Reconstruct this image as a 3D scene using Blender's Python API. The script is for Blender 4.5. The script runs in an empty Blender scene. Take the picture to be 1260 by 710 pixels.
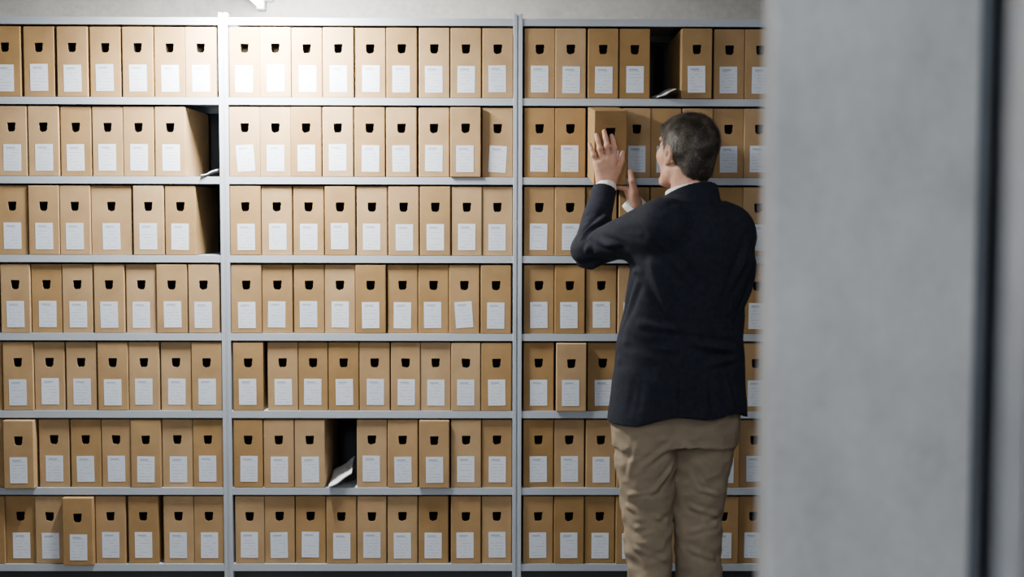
import bpy, bmesh, math, random
import numpy as np
from mathutils import Vector, Matrix
random.seed(7); np.random.seed(7)
scene=bpy.context.scene
COL=scene.collection

# ------------------------------------------------------------ materials
def new_mat(name):
    m=bpy.data.materials.new(name); m.use_nodes=True
    nt=m.node_tree; b=nt.nodes['Principled BSDF']
    return m,nt,b
def N(nt,t,**kw):
    n=nt.nodes.new(t)
    for k,v in kw.items():
        if k in ('operation','blend_type','data_type','bands_direction','wave_type','noise_dimensions','use_clamp'): setattr(n,k,v)
        else: n.inputs[k].default_value=v
    return n
def ramp(nt,stops):
    r=nt.nodes.new('ShaderNodeValToRGB'); e=r.color_ramp.elements
    while len(e)<len(stops): e.new(0.5)
    for i,(p,c) in enumerate(stops):
        e[i].position=p; e[i].color=(c[0],c[1],c[2],1)
    return r
def math_(nt,op,a,b=None,clamp=False):
    n=nt.nodes.new('ShaderNodeMath'); n.operation=op; n.use_clamp=clamp
    for i,v in enumerate((a,b)):
        if v is None: continue
        if isinstance(v,(int,float)): n.inputs[i].default_value=v
        else: nt.links.new(v,n.inputs[i])
    return n.outputs[0]
def simple(name,col,rough=.6,metal=0,bump=0,bscale=200,var=0.0,vscale=6,spec=.5,sss=0,stretch=(1,1,1),rndvar=0.0):
    m,nt,b=new_mat(name); L=nt.links
    b.inputs['Roughness'].default_value=rough; b.inputs['Metallic'].default_value=metal
    b.inputs['Specular IOR Level'].default_value=spec
    tc=nt.nodes.new('ShaderNodeTexCoord'); mp=nt.nodes.new('ShaderNodeMapping'); mp.inputs['Scale'].default_value=stretch
    L.new(tc.outputs['Object'],mp.inputs[0])
    n=N(nt,'ShaderNodeTexNoise',Scale=vscale,Detail=5.0)
    if rndvar:
        oi0=nt.nodes.new('ShaderNodeObjectInfo'); n.noise_dimensions='4D'; L.new(math_(nt,'MULTIPLY',oi0.outputs['Random'],40.),n.inputs['W'])
    L.new(mp.outputs[0],n.inputs['Vector'])
    lo=[c*(1-var) for c in col]; hi=[min(1,c*(1+var)) for c in col]
    r=ramp(nt,[(.3,lo),(.7,hi)]); L.new(n.outputs['Fac'],r.inputs[0])
    out=r.outputs[0]
    if rndvar:
        oi=nt.nodes.new('ShaderNodeObjectInfo')
        hsv=nt.nodes.new('ShaderNodeHueSaturation'); L.new(out,hsv.inputs['Color'])
        v=math_(nt,'MULTIPLY_ADD',oi.outputs['Random'],rndvar); v.node.inputs[2].default_value=1-rndvar/2
        L.new(v,hsv.inputs['Value'])
        s=math_(nt,'MULTIPLY_ADD',oi.outputs['Random'],-rndvar*.6); s.node.inputs[2].default_value=1+rndvar*.3
        L.new(s,hsv.inputs['Saturation']); out=hsv.outputs[0]
    L.new(out,b.inputs['Base Color'])
    if bump:
        n2=N(nt,'ShaderNodeTexNoise',Scale=bscale,Detail=4.0); L.new(mp.outputs[0],n2.inputs['Vector'])
        bp=N(nt,'ShaderNodeBump',Strength=bump,Distance=.002); L.new(n2.outputs['Fac'],bp.inputs['Height']); L.new(bp.outputs[0],b.inputs['Normal'])
    if sss:
        b.inputs['Subsurface Weight'].default_value=sss; b.inputs['Subsurface Radius'].default_value=(.01,.004,.002); b.inputs['Subsurface Scale'].default_value=1
    return m
M_card=simple('kraft_cardboard',(.335,.217,.108),rough=.85,var=.13,vscale=11,bump=.3,bscale=180,rndvar=.30,spec=.15)
M_hole=simple('cardboard_hole_shade',(.012,.009,.006),rough=.95,spec=.1)  # shade inside the finger hole, painted as near-black colour
M_steel=simple('painted_shelf_steel',(.37,.42,.50),rough=.45,var=.03)
M_paper=simple('white_paper',(.68,.71,.76),rough=.8,var=.03)
M_skin=simple('skin',(.56,.315,.225),rough=.58,var=.16,vscale=22,bump=.3,bscale=240,sss=.10,spec=.35)
M_jacket=simple('navy_wool',(.0080,.0110,.0205),rough=.88,var=.3,vscale=60,bump=.5,bscale=600,spec=.25)
M_shirt=simple('white_cotton',(.78,.79,.82),rough=.8,var=.02)
M_trouser=simple('khaki_cotton',(.255,.207,.152),rough=.9,var=.12,vscale=12,bump=.5,bscale=500,spec=.2)
M_leather=simple('dark_leather',(.03,.018,.012),rough=.4,var=.2)
M_eye=simple('eye_white',(.8,.8,.78),rough=.2)
M_fix=simple('white_enamel',(.7,.72,.74),rough=.4)
M_dark=simple('dark_steel_and_gap_shade',(.018,.022,.03),rough=.6,var=.2)  # kick plate paint; also paints the shade behind the boxes
M_gap=simple('gap_shade_grey',(.13,.15,.18),rough=.6,var=.2)  # shade of the gap beside the column, put into a grey
M_post=simple('grey_galvanised_steel',(.36,.39,.43),rough=.5,var=.15,vscale=12)
def emis(name,col,s):
    m,nt,b=new_mat(name); b.inputs['Emission Color'].default_value=(*col,1); b.inputs['Emission Strength'].default_value=s
    b.inputs['Base Color'].default_value=(.9,.9,.9,1); return m
M_tube=emis('fluorescent_tube_glow',(1,.97,.92),22)
def concrete(name,c0,c1,stretch=(1,1,1),bump=.5):
    m,nt,b=new_mat(name); L=nt.links; b.inputs['Roughness'].default_value=.9; b.inputs['Specular IOR Level'].default_value=.25
    tc=nt.nodes.new('ShaderNodeTexCoord'); mp=nt.nodes.new('ShaderNodeMapping'); mp.inputs['Scale'].default_value=stretch
    L.new(tc.outputs['Object'],mp.inputs[0])
    a=N(nt,'ShaderNodeTexNoise',Scale=3.0,Detail=8.0,Roughness=.62); f=N(nt,'ShaderNodeTexNoise',Scale=38.0,Detail=6.0,Roughness=.7)
    for q in (a,f): L.new(mp.outputs[0],q.inputs['Vector'])
    s=math_(nt,'MULTIPLY',f.outputs['Fac'],.45); t=math_(nt,'MULTIPLY_ADD',a.outputs['Fac'],.6); L.new(s,t.node.inputs[2])
    r=ramp(nt,[(.33,c0),(.72,c1)]); L.new(t,r.inputs[0]); L.new(r.outputs[0],b.inputs['Base Color'])
    bp=N(nt,'ShaderNodeBump',Strength=bump,Distance=.004); L.new(f.outputs['Fac'],bp.inputs['Height']); L.new(bp.outputs[0],b.inputs['Normal'])
    return m
M_conc=concrete('rough_concrete',(.30,.30,.295),(.50,.50,.49))
M_floor=concrete('floor_concrete',(.10,.10,.10),(.17,.17,.17))
M_column=concrete('column_concrete',(.46,.48,.505),(.78,.79,.80),stretch=(3.2,3.2,1.7),bump=.6)
def hairmat():
    m,nt,b=new_mat('greying_brown_hair'); L=nt.links; b.inputs['Roughness'].default_value=.5
    tc=nt.nodes.new('ShaderNodeTexCoord')
    n=N(nt,'ShaderNodeTexNoise',Scale=260.0,Detail=3.0); L.new(tc.outputs['Object'],n.inputs['Vector'])
    n2=N(nt,'ShaderNodeTexNoise',Scale=26.0,Detail=2.0); L.new(tc.outputs['Object'],n2.inputs['Vector'])
    s=math_(nt,'MULTIPLY_ADD',n.outputs['Fac'],.55); L.new(math_(nt,'MULTIPLY',n2.outputs['Fac'],.45),s.node.inputs[2])
    r=ramp(nt,[(.38,(.008,.006,.005)),(.50,(.026,.020,.016)),(.65,(.19,.165,.14))]); L.new(s,r.inputs[0]); L.new(r.outputs[0],b.inputs['Base Color'])
    return m
M_hair=hairmat()
def labelmat():
    m,nt,b=new_mat('printed_paper_label'); L=nt.links; b.inputs['Roughness'].default_value=.7
    tc=nt.nodes.new('ShaderNodeTexCoord'); sp=nt.nodes.new('ShaderNodeSeparateXYZ'); L.new(tc.outputs['Object'],sp.inputs[0])
    x,z=sp.outputs[0],sp.outputs[2]
    oi=nt.nodes.new('ShaderNodeObjectInfo')
    P=1/.0115
    ph=math_(nt,'FRACT',math_(nt,'MULTIPLY',math_(nt,'ADD',z,.5),P))
    line=math_(nt,'LESS_THAN',ph,.18)
    cb=nt.nodes.new('ShaderNodeCombineXYZ')
    L.new(math_(nt,'MULTIPLY',x,160.),cb.inputs[0]); L.new(math_(nt,'MULTIPLY',math_(nt,'FLOOR',math_(nt,'MULTIPLY',math_(nt,'ADD',z,.5),P)),7.3),cb.inputs[1])
    L.new(math_(nt,'MULTIPLY',oi.outputs['Random'],90.),cb.inputs[2])
    nz=N(nt,'ShaderNodeTexNoise',Scale=.35,Detail=1.0); L.new(cb.outputs[0],nz.inputs['Vector'])
    word=math_(nt,'GREATER_THAN',nz.outputs['Fac'],.47)
    inx=math_(nt,'LESS_THAN',math_(nt,'ABSOLUTE',x),.024); inz=math_(nt,'LESS_THAN',math_(nt,'ABSOLUTE',z),.040)
    mask=math_(nt,'MULTIPLY',math_(nt,'MULTIPLY',line,word),math_(nt,'MULTIPLY',inx,inz))
    mask=math_(nt,'MULTIPLY',mask,.5)
    hx=math_(nt,'LESS_THAN',math_(nt,'ABSOLUTE',math_(nt,'ADD',x,.006)),.016); hz=math_(nt,'LESS_THAN',math_(nt,'ABSOLUTE',math_(nt,'SUBTRACT',z,.036)),.0032)
    mask=math_(nt,'MAXIMUM',mask,math_(nt,'MULTIPLY',math_(nt,'MULTIPLY',hx,hz),.6))
    mx=nt.nodes.new('ShaderNodeMix'); mx.data_type='RGBA'; L.new(mask,mx.inputs[0])
    hs=nt.nodes.new('ShaderNodeMix'); hs.data_type='RGBA'; L.new(oi.outputs['Random'],hs.inputs[0]); hs.inputs[6].default_value=(.56,.64,.78,1); hs.inputs[7].default_value=(.66,.72,.83,1)
    L.new(hs.outputs[2],mx.inputs[6]); mx.inputs[7].default_value=(.16,.22,.36,1)
    L.new(mx.outputs[2],b.inputs['Base Color'])
    return m
M_label=labelmat()

# ------------------------------------------------------------ helpers
def obj_from(name,mesh,mat=None,parent=None,loc=(0,0,0),rot=(0,0,0)):
    o=bpy.data.objects.new(name,mesh)
    if mat:
        mesh.materials.append(mat)
    COL.objects.link(o); o.location=loc; o.rotation_euler=rot
    if parent: o.parent=parent
    return o
def add_box(bm,lo,hi):
    vs=[bm.verts.new((x,y,z)) for x in (lo[0],hi[0]) for y in (lo[1],hi[1]) for z in (lo[2],hi[2])]
    for f in ((0,1,3,2),(4,6,7,5),(0,4,5,1),(2,3,7,6),(0,2,6,4),(1,5,7,3)):
        bm.faces.new([vs[i] for i in f])
def boxes_mesh(name,bl,bevel=0.0):
    bm=bmesh.new()
    for lo,hi in bl: add_box(bm,lo,hi)
    bmesh.ops.recalc_face_normals(bm,faces=bm.faces)
    if bevel: bmesh.ops.bevel(bm,geom=bm.edges[:],offset=bevel,segments=2,affect='EDGES',profile=.5)
    me=bpy.data.meshes.new(name); bm.to_mesh(me); bm.free(); return me
def cyl_between(bm,a,b,r,seg=16):
    a=Vector(a);b=Vector(b);d=b-a
    M=Matrix.Translation((a+b)/2)@d.to_track_quat('Z','Y').to_matrix().to_4x4()
    bmesh.ops.create_cone(bm,cap_ends=True,segments=seg,radius1=r,radius2=r,depth=d.length,matrix=M)
def top(o,cat,label,group=None,kind=None):
    o['category']=cat; o['label']=label
    if group:o['group']=group
    if kind:o['kind']=kind

# ------------------------------------------------------------ room shell
def wall(name,lo,hi,mat,label):
    o=obj_from(name,boxes_mesh(name,[(lo,hi)]),mat); o['kind']='structure'; o['category']=name.split('_')[0]; o['label']=label; return o
wall('floor',(-3.2,-6.6,-.1),(3.2,.65,0),M_floor,'grey concrete floor of the archive')
wall('ceiling',(-3.2,-6.6,2.62),(3.2,.65,2.72),M_conc,'rough grey concrete ceiling')
wall('wall_back',(-3.2,.48,0),(3.2,.65,2.62),M_conc,'rough grey concrete wall behind the shelving')
wall('wall_left',(-3.2,-6.6,0),(-3.05,.48,2.62),M_conc,'grey concrete side wall')
wall('wall_right',(3.05,-6.6,0),(3.2,.48,2.62),M_conc,'grey concrete side wall')
wall('wall_front',(-3.05,-6.6,0),(3.05,-6.45,2.62),M_conc,'grey concrete wall facing the shelving')

# ------------------------------------------------------------ shelving
ZR=[.0953+.2888*k for k in range(7)][::-1]
ZT=.0953+.2888*7
UP=[-2.132,-1.056,.02,1.096]
shelving=bpy.data.objects.new('shelving_unit',None); COL.objects.link(shelving); shelving.location=(0,0,0)
top(shelving,'shelving','pale blue-grey painted steel archive shelving filled with cardboard boxes')
hw=.0165
um=boxes_mesh('upright',[((-hw,-.004,0),(-.003,.03,2.135)),((.003,-.004,0),(hw,.03,2.135)),((-.003,0,0),(.003,.41,2.13)),((-hw,.385,0),(hw,.41,2.135))],.0012)
um.materials.append(M_steel)
for i,x in enumerate(UP):
    o=bpy.data.objects.new('upright',um); COL.objects.link(o); o.parent=shelving; o.location=(x,0,0)
iw=1.076-2*hw
sm=boxes_mesh('shelf',[((-iw/2,0,-.003),(iw/2,.40,0)),((-iw/2,-.001,-.026),(iw/2,.004,0)),((-iw/2,.395,-.026),(iw/2,.40,0)),((-iw/2,.004,-.026),(iw/2,.018,-.023))])
sm.materials.append(M_steel)
for x in UP[:-1]:
    for z in ZR+[ZT]:
        o=bpy.data.objects.new('shelf',sm); COL.objects.link(o); o.parent=shelving; o.location=(x+1.076/2,0,z)
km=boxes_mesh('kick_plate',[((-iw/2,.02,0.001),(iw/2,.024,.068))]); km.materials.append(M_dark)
bk=boxes_mesh('gap_shade_sheet',[((-iw/2,.412,0.01),(iw/2,.415,2.11))]); bk.materials.append(M_dark)  # dark sheet added to keep the gaps between boxes nearly black
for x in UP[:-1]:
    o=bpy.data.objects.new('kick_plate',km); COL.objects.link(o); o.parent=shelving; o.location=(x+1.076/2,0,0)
    o=bpy.data.objects.new('gap_shade_sheet',bk); COL.objects.link(o); o.parent=shelving; o.location=(x+1.076/2,0,0)

# ------------------------------------------------------------ archive boxes
BH=.2545; BD=.36
def box_mesh(w,v=0):
    bm=bmesh.new(); z0,h=0,BH
    outer=[(-w/2,0),(w/2,0),(w/2,h),(-w/2,h)]
    hc=.180
    hole=[(-.0155,.0155),(.0155,.0155),(.0162,.006),(.0150,.0030),(.0146,-.008),(.0130,-.0140),(.009,-.0180),(.003,-.0190),(-.003,-.0190),(-.009,-.0180),(-.0130,-.0140),(-.0146,-.008),(-.0150,.0030),(-.0162,.006)]
    rr=random.Random(int(w*1e5)+v)
    hole=[(x*(1+rr.uniform(-.05,.05)),z*(1+rr.uniform(-.06,.06))) for x,z in hole]
    ov=[bm.verts.new((x,0,z)) for x,z in outer]; hv=[bm.verts.new((x,0,z+hc)) for x,z in hole]
    es=[bm.edges.new((ov[i],ov[(i+1)%4])) for i in range(4)]+[bm.edges.new((hv[i],hv[(i+1)%len(hv)])) for i in range(len(hv))]
    bmesh.ops.triangle_fill(bm,edges=es,use_beauty=True,use_dissolve=False,normal=(0,-1,0))
    bk=[bm.verts.new((x,BD,z)) for x,z in outer]
    for i in range(4): bm.faces.new((ov[i],ov[(i+1)%4],bk[(i+1)%4],bk[i]))
    bm.faces.new(bk)
    h1=[bm.verts.new((v.co.x,.003,v.co.z)) for v in hv]; h2=[bm.verts.new((v.co.x*1.0,.04,v.co.z)) for v in hv]
    n=len(hv)
    for i in range(n):
        bm.faces.new((hv[i],hv[(i+1)%n],h1[(i+1)%n],h1[i]))
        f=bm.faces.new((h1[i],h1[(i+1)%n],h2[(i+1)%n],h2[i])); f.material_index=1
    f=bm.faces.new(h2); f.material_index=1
    bmesh.ops.recalc_face_normals(bm,faces=bm.faces)
    edges=[e for e in bm.edges if len(e.link_faces)==2 and e.calc_face_angle(0)>1.2 and all(abs(abs(v.co.x)-w/2)<1e-5 or v.co.z<1e-5 or abs(v.co.z-h)<1e-5 for v in e.verts)]
    bmesh.ops.bevel(bm,geom=edges,offset=.0028,segments=2,affect='EDGES',profile=.5)
    me=bpy.data.meshes.new('archive_box'); bm.to_mesh(me); bm.free()
    me.materials.append(M_card); me.materials.append(M_hole)
    return me
me_box={w:[box_mesh(w,v) for v in range(3)] for w in (.112,.1085,.148,.102)}
lab=boxes_mesh('paper_label',[((-.0320,-.0007,-.0485),(.0320,-.0001,.0485))]); lab.materials.append(M_label)
def place_box(x,z,w=.112,dy=0,rot=(0,0,0),ltilt=0,lshift=0,label='brown cardboard archive box with finger hole and white label',group='cardboard archive boxes on the shelves'):
    o=bpy.data.objects.new('archive_box',random.choice(me_box[w])); COL.objects.link(o); o.location=(x,dy,z); o.rotation_euler=rot
    top(o,'box',label,group)
    l=bpy.data.objects.new('paper_label',lab); COL.objects.link(l); l.parent=o; l.location=(lshift+random.uniform(-.003,.003),0,.069+random.uniform(-.002,.002)); l.rotation_euler=(0,ltilt,0)
    return o
def S(row): return 1500/4.508*(1+(355-(75+97*row))*4e-5)
L={0:[-51,-11,30,71,111,151,190,228],
   1:[-44,-3,36,75,114,152,191],
   2:[-42,-2,37,75,(113,'W'),165,204],
   3:[-78,3,40,78,117,156,194,233],
   4:[-72,-33,6,44,83,122,160,199,237],
   5:[-72,-33,(10,'P'),50,89,127,163,201,239],
   6:[-70,-32,6,45,(81,'P'),120,160,203,241]}
Mi={0:[282,320,358,397,436,475,515,554,594],
    1:[281,319,358,397,436,475,515,(554,'p'),594],
    2:[283,322,361,400,439,478,517,556,595],
    3:[285,323,362,400,438,477,515,553,592],
    4:[288,330,368,405,443,482,518,556,593],
    5:[289,326,364,440,478,(517,'p'),556,594],
    6:[291,327,365,403,441,478,516,556,594]}
R={0:[645,683,723,762,(838,'p'),879,918,957],
   1:[645,683,768,801,840,879,918,957],
   2:[645,683,722,762,801,840,879,917,956],
   3:[645,683,722,761,800,839,877,916,954],
   4:[645,(685,'p'),724,762,800,838,876,914,952],
   5:[645,683,722,760,799,837,875,913,951],
   6:[645,683,721,759,798,836,874,912,950]}
for bi,bay in enumerate((L,Mi,R)):
    blo=UP[bi]+hw+.002; bhi=UP[bi+1]-hw-.002
    for row,lst in bay.items():
        items=[]
        for e in lst:
            fl=''
            if isinstance(e,tuple): e,fl=e
            w=.148 if fl=='W' else .112
            if row==1 and bay is R and e==768: w=.102
            items.append([(e-637)/S(row)+.02,w,fl])
        for i in range(len(items)-1):
            if items[i+1][0]-items[i][0]<items[i][1]+.0008 and items[i][1]==.112: items[i][1]=.1085
        items[-1][0]=min(items[-1][0],bhi-items[-1][1])
        for i in range(len(items)-2,-1,-1): items[i][0]=min(items[i][0],items[i+1][0]-items[i][1]-.0008)
        if items[0][0]<blo:
            items[0][0]=blo
            for i in range(1,len(items)):
                items[i][0]=max(items[i][0],items[i-1][0]+items[i-1][1]+.0004)
        for i,(x0,w,fl) in enumerate(items):
            x=x0+w/2
            dy=random.uniform(.001,.010); lt=random.uniform(-.015,.015); ls=0
            lb='brown cardboard archive box with finger hole and white label'
            if fl=='P': dy=-.019; lb='brown cardboard archive box sticking out over the shelf edge'
            if fl=='p': dy=-.009
            if fl=='W': lb='extra wide brown cardboard archive box with white label'
            if bay is Mi and row==1 and i==0: lt=-.07; lb='brown cardboard archive box with crooked white label'
            if bay is Mi and row==1 and i==8: lt=.06; ls=.002; lb='brown cardboard archive box with scribbled peeling label'
            if bay is Mi and row==3 and i==7: lt=-.07; lb='brown cardboard archive box with crooked white label'
            if (bay is L and row in (1,2) and i==len(lst)-1) or (bay is Mi and row==5 and i==2): lb='brown cardboard archive box beside an empty slot'
            place_box(x,ZR[row]+.0004,w,dy,(0,0,0),lt,ls,lb)
TL=math.radians(7)
pb=place_box(.3335,1.506,.112,-.28,(TL,0,0),label='brown cardboard archive box being pulled out by the person')
# ------------------------------------------------------------ loose papers
def sheet(name,pts_w,pts_d,mat,loc,rot,curl,th=.0012):
    bm=bmesh.new(); nx,ny=12,10; g=[]
    for j in range(ny+1):
        r=[]
        for i in range(nx+1):
            u=i/nx-.5; v=j/ny
            r.append(bm.verts.new((u*pts_w,v*pts_d+.012*u,-curl*(4*u*u-1)+.0015*math.sin(u*9+v*5))))
        g.append(r)
    for j in range(ny):
        for i in range(nx): bm.faces.new((g[j][i],g[j][i+1],g[j+1][i+1],g[j+1][i]))
    me=bpy.data.meshes.new(name); bm.to_mesh(me); bm.free()
    o=obj_from(name,me,mat,None,loc,rot); s=o.modifiers.new('s','SOLIDIFY'); s.thickness=th; s.offset=0
    for p in me.polygons: p.use_smooth=True
    return o
def wedge_papers(x0,x1,z,dy,zh,label,th,curl=-.003,pitch=0):
    bw=x1-x0
    hh=zh; L_=math.hypot(bw,hh); a=math.atan2(hh,bw)
    o=sheet('paper_sheaf',L_*.90,.22,M_paper,((x0+x1)/2,dy,z+hh/2+th*.6),(pitch,-a,0),curl,th)
    top(o,'paper',label,'loose papers in the empty slots')
def X(px,row): return (px-637)/S(row)+.02
wedge_papers(X(405,5),X(435,5),ZR[5],-.012,.058,'slumped white paper sheaf leaning in the gap between boxes',.006,-.003,.10)
wedge_papers(X(808,0),X(832,0),ZR[0],-.035,.034,'white papers sticking out of the gap between boxes',.004,-.002,.08)
wedge_papers(X(247,1),X(267,1),ZR[1],-.004,.024,'white papers lying in the gap beside a box',.004,-.002,.08)

# ------------------------------------------------------------ light fixtures
def fixture(x,y0,y1,z,label):
    root=bpy.data.objects.new('ceiling_light',None); COL.objects.link(root); root.location=(x,(y0+y1)/2,z)
    hl=(y1-y0)/2
    top(root,'light',label,'strip lights under the ceiling')
    me=boxes_mesh('lamp_housing',[((-.045,-hl,.03),(.045,hl,.075))],.004); obj_from('lamp_housing',me,M_fix,root)
    bm=bmesh.new(); cyl_between(bm,(0,-hl+.05,.012),(0,hl-.05,.012),.013,20); me=bpy.data.meshes.new('lamp_tube'); bm.to_mesh(me); bm.free(); obj_from('lamp_tube',me,M_tube,root)
    for s in (-1,1):
        me=boxes_mesh('lamp_holder',[((-.016,s*(hl-.03)-.018,-.005),(.016,s*(hl-.03)+.018,.034))],.003); obj_from('lamp_holder',me,M_fix,root)
        bm=bmesh.new(); cyl_between(bm,(0,s*hl*.6,.07),(0,s*hl*.6,2.62-z),.005,10); me=bpy.data.meshes.new('hanger_rod'); bm.to_mesh(me); bm.free(); obj_from('hanger_rod',me,M_fix,root)
def area(x,y,z,sx,sy,e,col=(1,.95,.88),rot=(0,0,0)):
    l=bpy.data.lights.new('lamp_and_fill_light','AREA'); l.shape='RECTANGLE'; l.size=sx; l.size_y=sy; l.energy=e; l.color=col
    o=bpy.data.objects.new('lamp_and_fill_light',l); COL.objects.link(o); o.location=(x,y,z); o.rotation_euler=rot
fixture(-1.0,-1.15,.46,2.222,'white strip light fixture hanging above the shelving')
area(-.92,-.28,2.205,.06,.28,105,(1,.965,.87),(math.radians(28),0,0))
fixture(.9,-2.6,-1.4,2.40,'white strip light fixture added out of view as general fill')
area(.9,-2.0,2.39,.1,1.1,14,(1,.97,.93),(math.radians(15),0,0))
fixture(-1.0,-3.4,-2.2,2.40,'white strip light fixture added out of view as general fill')  # unseen fixture, added for general fill
area(-1.0,-2.8,2.39,.1,1.1,7,(1,.97,.93),(math.radians(30),0,0))  # weak fill that goes with the added fixture
fixture(-.9,-6.0,-4.8,2.40,'white strip light fixture added out of view as general fill')  # unseen fixture, added so the column front gets light
area(-.9,-5.2,2.39,.3,1.0,58,(.90,.95,1),(math.radians(50),0,math.radians(-38)))  # cool fill turned towards the column
w=bpy.data.worlds.new('world'); scene.world=w; w.use_nodes=True
w.node_tree.nodes['Background'].inputs[0].default_value=(.75,.82,.9,1); w.node_tree.nodes['Background'].inputs[1].default_value=.15

# ------------------------------------------------------------ column, post & dark gap strip close by
o=obj_from('concrete_column',boxes_mesh('concrete_column',[((.292,-3.0,0.0),(.545,-2.93,2.62))],.004),M_column); top(o,'column','rough light grey concrete column beside the aisle')
o=obj_from('gap_shade_strip',boxes_mesh('gap_shade_strip',[((.547,-3.01,0),(.552,-2.94,2.62)),((.547,-2.945,0),(.64,-2.94,2.62)),((.635,-3.01,0),(.64,-2.94,2.62))],.001),M_gap); top(o,'post','dark grey strip added to stand for the shaded gap beside the concrete column')  # strip added where only a dark gap lies next to the column
bm=bmesh.new()
x0,x1,y=.354,.475,-3.6
zz=0.0; step=.05
add_box(bm,(x0,y,0),(x0+.028,y+.004,2.62)); add_box(bm,(x1-.045,y,0),(x1,y+.004,2.62))
while zz<2.6:
    add_box(bm,(x0+.028,y,zz),(x1-.045,y+.004,zz+.028)); zz+=step
add_box(bm,(x0,y,0),(x0+.004,y+.06,2.62)); add_box(bm,(x1-.004,y,0),(x1,y+.06,2.62)); add_box(bm,(x0,y+.056,0),(x1,y+.06,2.62))
bmesh.ops.recalc_face_normals(bm,faces=bm.faces)
me=bpy.data.meshes.new('perforated_post'); bm.to_mesh(me); bm.free(); o=obj_from('perforated_post',me,M_post); top(o,'post','grey perforated steel shelving post close to the column')

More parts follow.
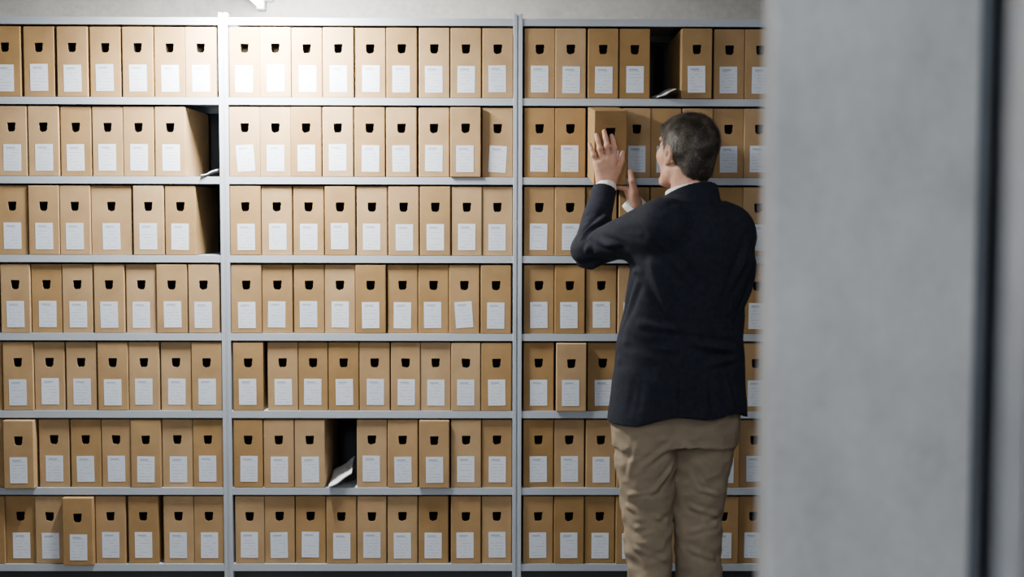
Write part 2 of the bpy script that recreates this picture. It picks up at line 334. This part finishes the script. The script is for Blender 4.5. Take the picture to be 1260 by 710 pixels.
# ------------------------------------------------------------ SDF toolkit
V=lambda *a: np.array(a,dtype=float)
class Field:
    def __init__(s,lo,hi,h):
        s.lo=np.array(lo,float); s.h=h; n=np.ceil((np.array(hi)-s.lo)/h).astype(int)+1
        s.n=n; s.F=np.full(n,1.0,np.float32)
        s.ax=[(s.lo[i]+h*np.arange(n[i])).astype(np.float32) for i in range(3)]
    def region(s,lo,hi,m):
        a=np.clip(np.floor((np.array(lo)-m-s.lo)/s.h).astype(int),0,s.n); b=np.clip(np.ceil((np.array(hi)+m-s.lo)/s.h).astype(int)+1,0,s.n)
        sl=tuple(slice(a[i],b[i]) for i in range(3))
        x=s.ax[0][sl[0]][:,None,None]; y=s.ax[1][sl[1]][None,:,None]; z=s.ax[2][sl[2]][None,None,:]
        return sl,x,y,z
    def op(s,fn,lo,hi,k=.01,mode='add'):
        sl,x,y,z=s.region(lo,hi,k+.012)
        if s.F[sl].size==0: return
        d=fn(x,y,z); a=s.F[sl]
        if mode=='sub':
            d=-d; h=np.maximum(k-np.abs(a-d),0)/max(k,1e-6); s.F[sl]=np.maximum(a,d)+h*h*k*.25
        elif mode=='int': s.F[sl]=np.maximum(a,d)
        else:
            h=np.maximum(k-np.abs(a-d),0)/max(k,1e-6); s.F[sl]=np.minimum(a,d)-h*h*k*.25
    def cap(s,a,b,r1,r2,k=.01,flat=None,mode='add'):
        a=np.array(a,float);b=np.array(b,float);d=b-a;L2=max(d@d,1e-9); R=max(r1,r2)
        def fn(x,y,z):
            t=np.clip(((x-a[0])*d[0]+(y-a[1])*d[1]+(z-a[2])*d[2])/L2,0,1)
            px=x-a[0]-t*d[0];py=y-a[1]-t*d[1];pz=z-a[2]-t*d[2]
            if flat is not None:
                n,ra=flat; c=(px*n[0]+py*n[1]+pz*n[2])*(ra-1); px=px+c*n[0];py=py+c*n[1];pz=pz+c*n[2]
            return np.sqrt(px*px+py*py+pz*pz)-(r1+(r2-r1)*t)
        s.op(fn,np.minimum(a,b)-R,np.maximum(a,b)+R,k,mode)
    def ell(s,c,r,k=.01,R=None,mode='add'):
        c=np.array(c,float); R=np.eye(3) if R is None else R; m=max(r)
        def fn(x,y,z):
            X_,Y_,Z_=x-c[0],y-c[1],z-c[2]
            u=[(R[0,i]*X_+R[1,i]*Y_+R[2,i]*Z_) for i in range(3)]
            k0=np.sqrt(sum((u[i]/r[i])**2 for i in range(3))); k1=np.sqrt(sum((u[i]/r[i]**2)**2 for i in range(3)))+1e-6
            return k0*(k0-1)/k1
        s.op(fn,c-m,c+m,k,mode)
    def loft(s,tab,p=2.3,k=.02):
        T=np.array(tab,float); T=T[np.argsort(T[:,0])]
        def fn(x,y,z):
            zr=z.ravel(); g=lambda i: np.interp(zr,T[:,0],T[:,i]).astype(np.float32)[None,None,:]
            cx,cy,a,b,an=g(1),g(2),g(3),g(4),np.radians(g(5)); c,sn=np.cos(an),np.sin(an)
            u=(x-cx)*c+(y-cy)*sn; v=-(x-cx)*sn+(y-cy)*c
            q=(np.abs(u/a)**p+np.abs(v/b)**p)**(1/p)
            d=(q-1)*np.minimum(a,b)
            return np.maximum(d,np.maximum(T[0,0]-z,z-T[-1,0]))
        R=T[:,3].max(); s.op(fn,V(T[:,1].min()-R,T[:,2].min()-R,T[0,0]),V(T[:,1].max()+R,T[:,2].max()+R,T[-1,0]),k)
    def mesh(s,name):
        F=s.F; S_=F<0
        c=np.zeros(tuple(np.array(F.shape)-1),np.uint8)
        for i in (0,1):
            for j in (0,1):
                for k in (0,1):
                    c+=S_[i:F.shape[0]-1+i,j:F.shape[1]-1+j,k:F.shape[2]-1+k]
        m=(c>0)&(c<8); idx=np.full(m.shape,-1,np.int32); cells=np.argwhere(m); idx[m]=np.arange(len(cells))
        acc=np.zeros((len(cells),3)); cnt=np.zeros(len(cells))
        cor=[(i,j,k) for i in (0,1) for j in (0,1) for k in (0,1)]
        for a in cor:
            for ax in range(3):
                if a[ax]==0:
                    b=list(a); b[ax]=1
                    fa=F[cells[:,0]+a[0],cells[:,1]+a[1],cells[:,2]+a[2]]; fb=F[cells[:,0]+b[0],cells[:,1]+b[1],cells[:,2]+b[2]]
                    cr=(fa<0)!=(fb<0); t=np.where(cr,fa/np.where(cr,fa-fb,1),0)
                    P=np.array(a,float)[None,:]+0*acc; P[:,ax]+=t
                    acc[cr]+=P[cr]; cnt[cr]+=1
        co=s.lo+s.h*(cells+acc/cnt[:,None])
        quads=[]
        for ax in range(3):
            u,v=(ax+1)%3,(ax+2)%3
            sl0=[slice(None)]*3; sl1=[slice(None)]*3; sl0[ax]=slice(0,-1); sl1[ax]=slice(1,None)
            d=S_[tuple(sl0)]!=S_[tuple(sl1)]; p=np.argwhere(d)
            p=p[(p[:,u]>0)&(p[:,v]>0)&(p[:,u]<F.shape[u]-1)&(p[:,v]<F.shape[v]-1)]
            eu=np.zeros(3,int);eu[u]=1;ev=np.zeros(3,int);ev[v]=1
            q=[p,p-eu,p-eu-ev,p-ev]; q=np.stack([idx[a[:,0],a[:,1],a[:,2]] for a in q],1)
            ins=S_[p[:,0],p[:,1],p[:,2]]
            q=np.where(ins[:,None],q,q[:,::-1]); quads.append(q)
        Q=np.concatenate(quads)
        me=bpy.data.meshes.new(name); me.from_pydata(co.tolist(),[],Q.tolist()); me.update()
        me.polygons.foreach_set('use_smooth',np.ones(len(me.polygons),bool)); me.update()
        return me
def getcn(me):
    n=len(me.vertices); co=np.empty(n*3); me.vertices.foreach_get('co',co); no=np.empty(n*3); me.vertices.foreach_get('normal',no)
    return co.reshape(-1,3),no.reshape(-1,3)
def displace(me,fn):
    co,no=getcn(me)
    co=co+no*fn(co)[:,None]; me.vertices.foreach_set('co',co.ravel()); me.update()
def folds(co,lst,gain=1.0):
    r=np.zeros(len(co))
    for a,b,amp,wd in lst:
        a=np.array(a);b=np.array(b);d=b-a;t=np.clip(((co-a)@d)/(d@d),0,1); p=co-a-t[:,None]*d; D=np.sqrt((p**2).sum(1))
        env=np.sin(np.pi*np.clip(t*.9+.05,0,1))**.5
        r+=amp*np.exp(-(D/wd)**2)*env-.5*amp*np.exp(-((D-1.9*wd)/wd)**2)*env
    return r*gain
def wob(co,f,seed):
    rs=np.random.RandomState(seed); o=np.zeros(len(co))
    for i in range(7):
        k=rs.normal(size=3)*np.array(f); o+=np.sin(co@k+rs.uniform(0,6.28)+1.3*np.sin(co@(k[[1,2,0]]*.5)))
    return o/7*1.6

# ------------------------------------------------------------ person : joints
SL=V(.458,-.665,1.376); SR=V(.702,-.51,1.358)
EL=V(.250,-.47,1.285); WL=V(.318,-.322,1.500)
ER=V(.640,-.27,1.225); WR=V(.430,-.240,1.432)
HL=V(.440,-.585,.86); HR=V(.627,-.54,.86)
KL=V(.434,-.58,.46); KR=V(.608,-.55,.46)
AL=V(.450,-.62,.09); AR=V(.606,-.60,.09)
NB=V(.566,-.565,1.42); HC=V(.558,-.53,1.606)
phi=math.radians(31); tilt=math.radians(9)
Rz=np.array([[math.cos(phi),-math.sin(phi),0],[math.sin(phi),math.cos(phi),0],[0,0,1]])
Rx=np.array([[1,0,0],[0,math.cos(tilt),-math.sin(tilt)],[0,math.sin(tilt),math.cos(tilt)]])
HRm=Rz@Rx
def H(x,y,z): return HC+HRm@V(x,y,z)

B=Field((.19,-.80,.0),(.86,-.12,1.76),.0032)
B.loft([(.80,.537,-.56,.17,.11,12),(1.0,.545,-.56,.155,.10,15),(1.2,.575,-.565,.16,.10,25),(1.36,.585,-.575,.14,.085,30)],k=.03)
B.cap(NB-V(0,0,.05),SL+V(.02,0,0),.06,.05,.04); B.cap(NB-V(0,0,.05),SR,.06,.05,.04)
for s_,e_,w_ in ((SL,EL,WL),(SR,ER,WR)):
    B.cap(s_,e_,.05,.038,.02); B.cap(e_,w_,.04,.0265,.02)
for h_,k_,a_ in ((HL,KL,AL),(HR,KR,AR)):
    B.cap(h_,k_,.085,.052,.03); B.cap(k_,a_,.05,.036,.02)
    B.cap(a_-V(0,0,.02),a_+V(-.03,.10,-.055),.034,.026,.02)
B.cap(NB-V(0,0,.03),H(0,-.028,-.045),.061,.057,.03)
for s_ in (-1,1):
    B.cap(H(s_*.050,-.035,-.055),NB+V(0,0,-.01)+V(s_*.035,.02,0),.015,.018,.02)
e=lambda c,r,k=.015,mode='add',R=HRm: B.ell(H(*c),r,k,R,mode)
cp=lambda a,b,r1,r2,k=.012,mode='add': B.cap(H(*a),H(*b),r1,r2,k,None,mode)
e((0,-.018,.034),(.074,.094,.086)); e((0,.034,-.025),(.060,.058,.088),.03)
for s_ in (-1,1):
    cp((s_*.054,-.005,-.058),(s_*.016,.072,-.102),.017,.018,.022)
    e((s_*.040,.060,-.02),(.024,.026,.026),.02)
    e((s_*.031,.096,.012),(.016,.012,.011),.010,'sub')
    e((s_*.030,.080,.012),(.0125,.0125,.0125),.003)
    cp((s_*.046,.076,.034),(s_*.012,.092,.030),.007,.008,.012)
    e((s_*.011,.108,-.026),(.009,.010,.008),.008)
    e((s_*.079,-.010,-.006),(.009,.020,.034),.006)
    e((s_*.088,-.007,-.002),(.007,.012,.020),.003,'sub')
    e((s_*.085,-.008,-.008),(.005,.004,.012),.003)
    e((s_*.076,-.002,-.036),(.007,.009,.010),.006)
e((0,.080,-.104),(.022,.018,.017),.02)
cp((0,.092,.022),(0,.116,-.022),.0075,.011,.012)
cp((-.020,.090,-.062),(.020,.090,-.062),.0065,.0065,.008); cp((-.020,.099,-.0625),(.020,.099,-.0625),.0016,.0016,.003,'sub')
Wd=V(-.05,-.10,1); Wd/=np.linalg.norm(Wd); Nn=V(0,-1,-.10); Nn/=np.linalg.norm(Nn); U=np.cross(Wd,Nn); U/=np.linalg.norm(U)
if U[0]<0: U=-U
def hp(u,w_,n): return WL+U*u+Wd*w_+Nn*n
for u0,u1,w1 in ((.014,.029,.088),(.005,.009,.093),(-.006,-.011,.088),(-.015,-.029,.078)):
    B.cap(hp(u0,.004,0),hp(u1,w1,-.005),.0175,.0125,.014)
fin=[[(.029,.088,-.006),(.032,.128,-.002),(.030,.152,-.009),(.026,.170,-.017)],
     [(.009,.092,-.006),(.008,.138,-.001),(.004,.166,-.009),(.001,.186,-.017)],
     [(-.011,.087,-.006),(-.017,.129,-.002),(-.022,.156,-.009),(-.026,.175,-.017)],
     [(-.029,.078,-.007),(-.039,.108,-.004),(-.045,.128,-.010),(-.050,.145,-.017)]]
rad=[.0100,.0102,.0098,.0088]
for f_,r in zip(fin,rad):
    for j in range(3):
        B.cap(hp(*f_[j]),hp(*f_[j+1]),r*(1-.07*j),r*(1-.07*(j+1)),.004)
    B.ell(hp(*f_[0]),(r*1.16,)*3,.010); B.ell(hp(*f_[1]),(r*1.0,)*3,.006)
B.cap(hp(.010,.008,-.004),hp(.042,.052,-.010),.019,.0135,.014); B.cap(hp(.042,.052,-.010),hp(.057,.083,-.014),.0115,.0105,.005); B.cap(hp(.057,.083,-.014),hp(.062,.110,-.017),.0105,.0085,.004)
bz=lambda y: 1.506+(y+.28)*math.tan(TL)
for k_,yy in enumerate((-.262,-.238,-.214,-.192)):
    kn=V(.402,yy,bz(yy)-.018); r=(.0092,.0100,.0102,.0100)[k_]; ln=(.058,.070,.076,.070)[k_]
    B.cap(WR+V(-.002,(yy+.225)*.6,.008),kn,.0195,.0140,.014)
    p1=kn+V(-ln*.5,0,.006); p2=kn+V(-ln*.8,0,.0085); p3=kn+V(-ln,0,.0085)
    p1[2]=bz(yy)-.0108; p2[2]=bz(yy)-.0102; p3[2]=bz(yy)-.0098
    B.cap(kn,p1,r,r*.92,.004); B.cap(p1,p2,r*.92,r*.86,.003); B.cap(p2,p3,r*.86,r*.8,.003)
t0=WR+V(-.006,-.016,.014); t1=V(.420,-.276,1.482); t2=V(.410,-.288,1.520); t3=V(.4035,-.280,1.553)
B.cap(t0,t1,.020,.0155,.014); B.cap(t1,t2,.0140,.012,.005); B.cap(t2,t3,.0115,.0095,.004)
bm_=B.mesh('person'); person=obj_from('person',bm_,M_skin)
top(person,'person','person in navy blazer and khaki trousers pulling out a box')
del B

for s_ in (-1,1):
    bm=bmesh.new(); bmesh.ops.create_uvsphere(bm,u_segments=16,v_segments=12,radius=.0110)
    me=bpy.data.meshes.new('eye'); bm.to_mesh(me); bm.free()
    for p in me.polygons:p.use_smooth=True
    o=obj_from('eye',me,M_eye,person,tuple(H(s_*.030,.0815,.012)))
# hair : scalp volume plus combed strands in one mesh
Hf=Field((.42,-.70,1.45),(.71,-.38,1.77),.0024)
Hf.ell(H(0,-.022,.038),(.080,.102,.091),.01,HRm)
Hf.ell(H(0,-.058,-.035),(.058,.056,.060),.03,HRm)
Hf.ell(H(.0,.045,.074),(.050,.035,.03),.03,HRm)
def cut(x,y,z):
    X_,Y_,Z_=x-HC[0],y-HC[1],z-HC[2]
    u=[(HRm[0,i]*X_+HRm[1,i]*Y_+HRm[2,i]*Z_) for i in range(3)]
    g=np.interp(u[1].ravel(),[-.13,-.07,-.045,-.030,-.022,.002,.006,.018,.028,.05,.09],[-.078,-.080,-.072,-.050,.012,.034,-.014,-.014,.027,.048,.080]).reshape(u[1].shape)
    return (g-u[2])*.6
Hf.op(cut,V(.42,-.70,1.45),V(.71,-.38,1.77),.0,'int')
hm=Hf.mesh('hair')
displace(hm,lambda co: wob(co,(50,50,34),4)*.0030)
hco,hno=getcn(hm)
rs=np.random.RandomState(3)
loc=(hco-HC)@HRm; nl=hno@HRm
out_=((loc-V(0,-.02,.02))*nl).sum(1)>.02
cand=np.where(out_)[0]; pick=rs.choice(cand,15000,replace=True)
P0=loc[pick]+rs.normal(size=(len(pick),3))*.0012; Nl=nl[pick]
crown=V(.012,-.050,.125)
D=P0-crown; D[:,2]-=.012
tl=np.stack([wob(P0,(60,60,60),s) for s in (21,22,23)],1)*.028
D+=tl+rs.normal(size=D.shape)*.012
sw=P0[:,1]>.0; D[sw]+=V(.05,.0,0)
D-=Nl*(D*Nl).sum(1)[:,None]; D/=np.linalg.norm(D,axis=1)[:,None]+1e-9
ln=rs.uniform(.016,.034,len(pick))*np.clip(.5+ (P0[:,2]+.08)/.18*.75,.4,1.2)
Wv=np.cross(D,Nl); wd=rs.uniform(.0005,.0010,len(pick))
lift=rs.uniform(.12,.42,len(pick))
vs=[];seg=3
for j in range(seg+1):
    t=j/seg
    c=P0-Nl*.001+D*(ln*t)[:,None]+Nl*(ln*lift*(t-.55*t*t))[:,None]+rs.normal(size=P0.shape)*.0004*t
    hwid=(wd*(1-.8*t))[:,None]
    vs.append(c-Wv*hwid); vs.append(c+Wv*hwid)
SV=np.stack(vs,1).reshape(-1,3)@HRm.T+HC
nb=len(hco); base=nb+np.arange(len(pick))*(2*(seg+1)); sf=[]
for j in range(seg):
    a=base+2*j; sf.append(np.stack([a,a+1,a+3,a+2],1))
sf=np.concatenate(sf).tolist()
hf=[list(p.vertices) for p in hm.polygons]
hm2=bpy.data.meshes.new('hair'); hm2.from_pydata(np.concatenate([hco,SV]).tolist(),[],hf+sf); hm2.update()
hm2.polygons.foreach_set('use_smooth',np.ones(len(hm2.polygons),bool))
bpy.data.meshes.remove(hm)
hair=obj_from('hair',hm2,M_hair,person); hair['label']='short dark greying hair'

# jacket
J=Field((.16,-.86,.71),(.88,-.14,1.52),.0038)
J.loft([(.735,.535,-.56,.231,.152,10),(.85,.537,-.56,.222,.148,12),(1.0,.541,-.56,.210,.136,14),(1.10,.555,-.56,.203,.131,18),(1.25,.580,-.568,.207,.136,20),(1.33,.588,-.573,.193,.122,24),(1.385,.584,-.575,.150,.094,28),(1.43,.578,-.57,.095,.07,28)],k=.02)
J.op(lambda x,y,z: (.748+.020*np.sin((x-.45)*9.0)+.010*np.sin((x+y)*21))-z, V(.28,-.75,.71),V(.80,-.36,.80),0,'int')
J.cap(NB+V(0,-.01,-.015),SL+V(.015,.0,-.004),.062,.062,.05); J.cap(NB+V(0,-.01,-.015),SR+V(-.012,0,-.004),.062,.064,.05)
J.cap(V(.60,-.60,1.32),SR+V(-.01,0,-.03),.085,.075,.05)
for s_,e_,w_,kk in ((SL,EL,WL,.89),(SR,ER,WR,.88)):
    J.cap(s_,e_,.076,.055,.05); wr=e_+(w_-e_)*kk; J.cap(e_,wr,.056,.043,.018)
    d=(w_-e_)/np.linalg.norm(w_-e_)
    c1=wr+d*.054; J.cap(c1,c1+d*.03,.056,.056,.002,None,'sub')
fw=V(-math.sin(math.radians(30)),math.cos(math.radians(30)),0)
def collar(x,y,z):
    cx,cy=.566,-.558; q=np.sqrt((x-cx)**2+(y-cy)**2)
    f=(x-cx)*fw[0]+(y-cy)*fw[1]
    ztop=1.466-.50*f
    r=.097+ (1.47-z)*.20
    return np.maximum(q-r,(z-ztop)*.9)
J.op(collar,V(.44,-.68,1.38),V(.70,-.43,1.50),.012)
J.op(lambda x,y,z: np.maximum(np.sqrt((x-.566)**2+(y+.558)**2)-.080, 1.43-z),V(.47,-.65,1.44),V(.66,-.47,1.52),.0,'sub')
jm=J.mesh('jacket')
def jd(co):
    d=folds(co,[((.455,-.74,1.30),(.60,-.72,1.14),.008,.014),((.42,-.70,1.25),(.52,-.72,1.02),.007,.014),((.40,-.66,1.20),(.36,-.60,1.03),.007,.012),
      ((.76,-.62,1.33),(.68,-.69,1.12),.008,.014),((.79,-.52,1.28),(.74,-.62,1.05),.007,.014),
      ((.36,-.70,1.28),(.26,-.53,1.33),.007,.010),((.40,-.70,1.345),(.29,-.54,1.345),.006,.009),((.24,-.54,1.29),(.33,-.48,1.36),.009,.010),((.225,-.51,1.33),(.31,-.44,1.40),.008,.009),((.25,-.44,1.38),(.33,-.40,1.42),.006,.009),
      ((.22,-.48,1.24),(.33,-.56,1.23),.009,.010),((.26,-.56,1.25),(.40,-.66,1.22),.007,.010),((.36,-.64,1.0),(.50,-.71,.98),.006,.012),((.56,-.71,1.0),(.72,-.63,.97),.006,.012),
      ((.34,-.62,.94),(.46,-.70,.91),.005,.012),((.60,-.71,.93),(.73,-.63,.95),.005,.011),((.40,-.68,1.06),(.56,-.72,1.04),.005,.012),((.62,-.71,1.08),(.76,-.62,1.03),.005,.012),((.40,-.68,.88),(.38,-.68,.76),.005,.010),((.68,-.68,.92),(.70,-.66,.76),.005,.012),((.60,-.70,.88),(.61,-.70,.76),.004,.012),
      ((.46,-.735,1.40),(.53,-.69,1.44),.003,.010)],1.6)
    q=np.sqrt((co[:,0]-.566)**2+(co[:,1]+.558)**2); nearcol=np.clip((q-.112)/.02,0,1); mk=np.where(co[:,2]>1.415,nearcol,1)
    mk=mk*np.where(co[:,2]<.80,np.clip((co[:,2]-.755)/.04,0.15,1),1)
    sv=np.exp(-((co[:,0]-.52)/.004)**2)*(co[:,2]<.93)*(co[:,1]<-.56)
    return (d+wob(co,(14,14,11),9)*.0035+wob(co,(36,36,26),5)*.0016-.005*sv)*mk
displace(jm,jd); jk=obj_from('jacket',jm,M_jacket,person); jk['label']='dark navy wool blazer'

# shirt : collar, cuffs
Sf=Field((.18,-.78,1.14),(.84,-.16,1.52),.0027)
for s_,e_,w_,kk in ((SL,EL,WL,.985),(SR,ER,WR,1.07)):
    b_=e_+(w_-e_)*kk; Sf.cap(e_,b_,.036,.0355,.005)
    d=(w_-e_)/np.linalg.norm(w_-e_); c1=b_+d*.038; Sf.cap(c1,c1+d*.02,.037,.037,.002,None,'sub')
    Sf.cap(s_,e_,.045,.038,.01)
Sf.cap(NB-V(0,0,.08),SL,.05,.04,.02); Sf.cap(NB-V(0,0,.08),SR,.05,.04,.02)
def sc(x,y,z):
    cx,cy=.566,-.557; q=np.sqrt((x-cx)**2+(y-cy)**2); f=(x-cx)*fw[0]+(y-cy)*fw[1]
    return np.maximum(q-.0765,(z-(1.488-.26*f))*.95)
Sf.op(sc,V(.45,-.67,1.34),V(.69,-.44,1.52),.006)
Sf.op(lambda x,y,z: np.maximum(np.sqrt((x-.566)**2+(y+.557)**2)-.0665,1.455-z),V(.47,-.64,1.46),V(.66,-.46,1.52),.0,'sub')
smh=Sf.mesh('shirt'); sh=obj_from('shirt',smh,M_shirt,person); sh['label']='white shirt collar and cuffs'

# trousers
T=Field((.24,-.78,.03),(.82,-.36,1.02),.0040)
T.loft([(.66,.530,-.562,.198,.118,8),(.76,.530,-.56,.199,.126,10),(.84,.535,-.56,.180,.118,12),(.98,.54,-.56,.165,.105,12)],k=.03)
for h_,k_,a_ in ((HL+V(-.007,0,-.06),KL,AL),(HR+V(0,0,-.06),KR,AR)):
    m_=k_+(h_-k_)*.45
    T.cap(h_,m_,.115,.103,.03); T.cap(m_,k_,.103,.086,.012); T.cap(k_,a_-V(0,0,.03),.084,.068,.012)
T.op(lambda x,y,z:.05-z+0*x+0*y,V(.3,-.75,.03),V(.8,-.40,.06),.0,'int')
tm=T.mesh('trousers')
def td(co):
    low=np.clip((.62-co[:,2])/.25,0,1)
    d=wob(co,(12,12,90),11)*.0035*low+wob(co,(18,18,30),12)*.0035+wob(co,(60,60,70),13)*.0014+np.abs(wob(co,(35,35,48),17))*-.0035
    d=d+folds(co,[((.50,-.68,.68),(.40,-.69,.60),.007,.009),((.55,-.68,.67),(.66,-.66,.58),.007,.009),((.52,-.66,.61),(.44,-.68,.52),.007,.008),((.56,-.66,.60),(.64,-.65,.50),.007,.008),((.40,-.68,.70),(.36,-.66,.56),.005,.009),((.70,-.65,.70),(.70,-.63,.55),.005,.009),
      ((.36,-.64,.47),(.48,-.66,.43),.008,.008),((.38,-.66,.40),(.50,-.64,.42),.008,.008),((.55,-.64,.47),(.68,-.62,.43),.008,.008),((.55,-.64,.38),(.68,-.62,.41),.008,.008),((.38,-.66,.34),(.49,-.66,.30),.008,.008),((.56,-.64,.33),(.67,-.64,.29),.008,.008),((.37,-.65,.51),(.46,-.67,.53),.006,.007),((.57,-.65,.53),(.67,-.63,.50),.006,.007)],.8)
    return d*np.clip((.80-co[:,2])/.06,0,1)-.006*np.clip((co[:,2]-.77)/.03,0,1)
displace(tm,td); tr=obj_from('trousers',tm,M_trouser,person); tr['label']='khaki brown cotton trousers'
# shoes
for a_ in (AL,AR):
    f=V(-.25,.97,0); g=Field(a_+V(-.16,-.10,-.10),a_+V(.10,.26,.06),.004)
    heel=V(a_[0],a_[1]-.03,.045); toe=heel+f*.215; ball=heel+f*.15
    up=V(0,0,1)
    g.cap(heel,ball,.038,.044,.02,(up,1.05)); g.cap(ball,toe,.042,.030,.02,(up,1.25)); g.cap(V(a_[0],a_[1],.05),V(a_[0],a_[1],.10),.042,.042,.02)
    g.op(lambda x,y,z:.0005-z+0*x+0*y,a_+V(-.16,-.1,-.1),a_+V(.1,.26,.0),0,'int'); g.op(lambda x,y,z: np.maximum(z-.10+0*x+0*y,-9),a_+V(-.1,-.1,0),a_+V(.1,.1,.04),0,'int')
    o=obj_from('shoe',g.mesh('shoe'),M_leather,person); o['label']='dark brown leather shoe'

# ------------------------------------------------------------ camera
cam=bpy.data.cameras.new('camera'); co=bpy.data.objects.new('camera',cam); COL.objects.link(co); scene.camera=co
yaw=math.radians(.55); pitch=math.radians(3.43); roll=math.radians(.15)
co.location=(-4.5*math.tan(yaw),-4.5,1.4)
R_=Matrix.Rotation(-yaw,3,'Z')@Matrix.Rotation(math.pi/2-pitch,3,'X')@Matrix.Rotation(roll,3,'Z')
co.rotation_euler=R_.to_euler()
cam.sensor_width=36; cam.lens=36*1500/1260; cam.clip_start=.05
cam.dof.use_dof=True; cam.dof.focus_distance=4.3; cam.dof.aperture_fstop=1.8
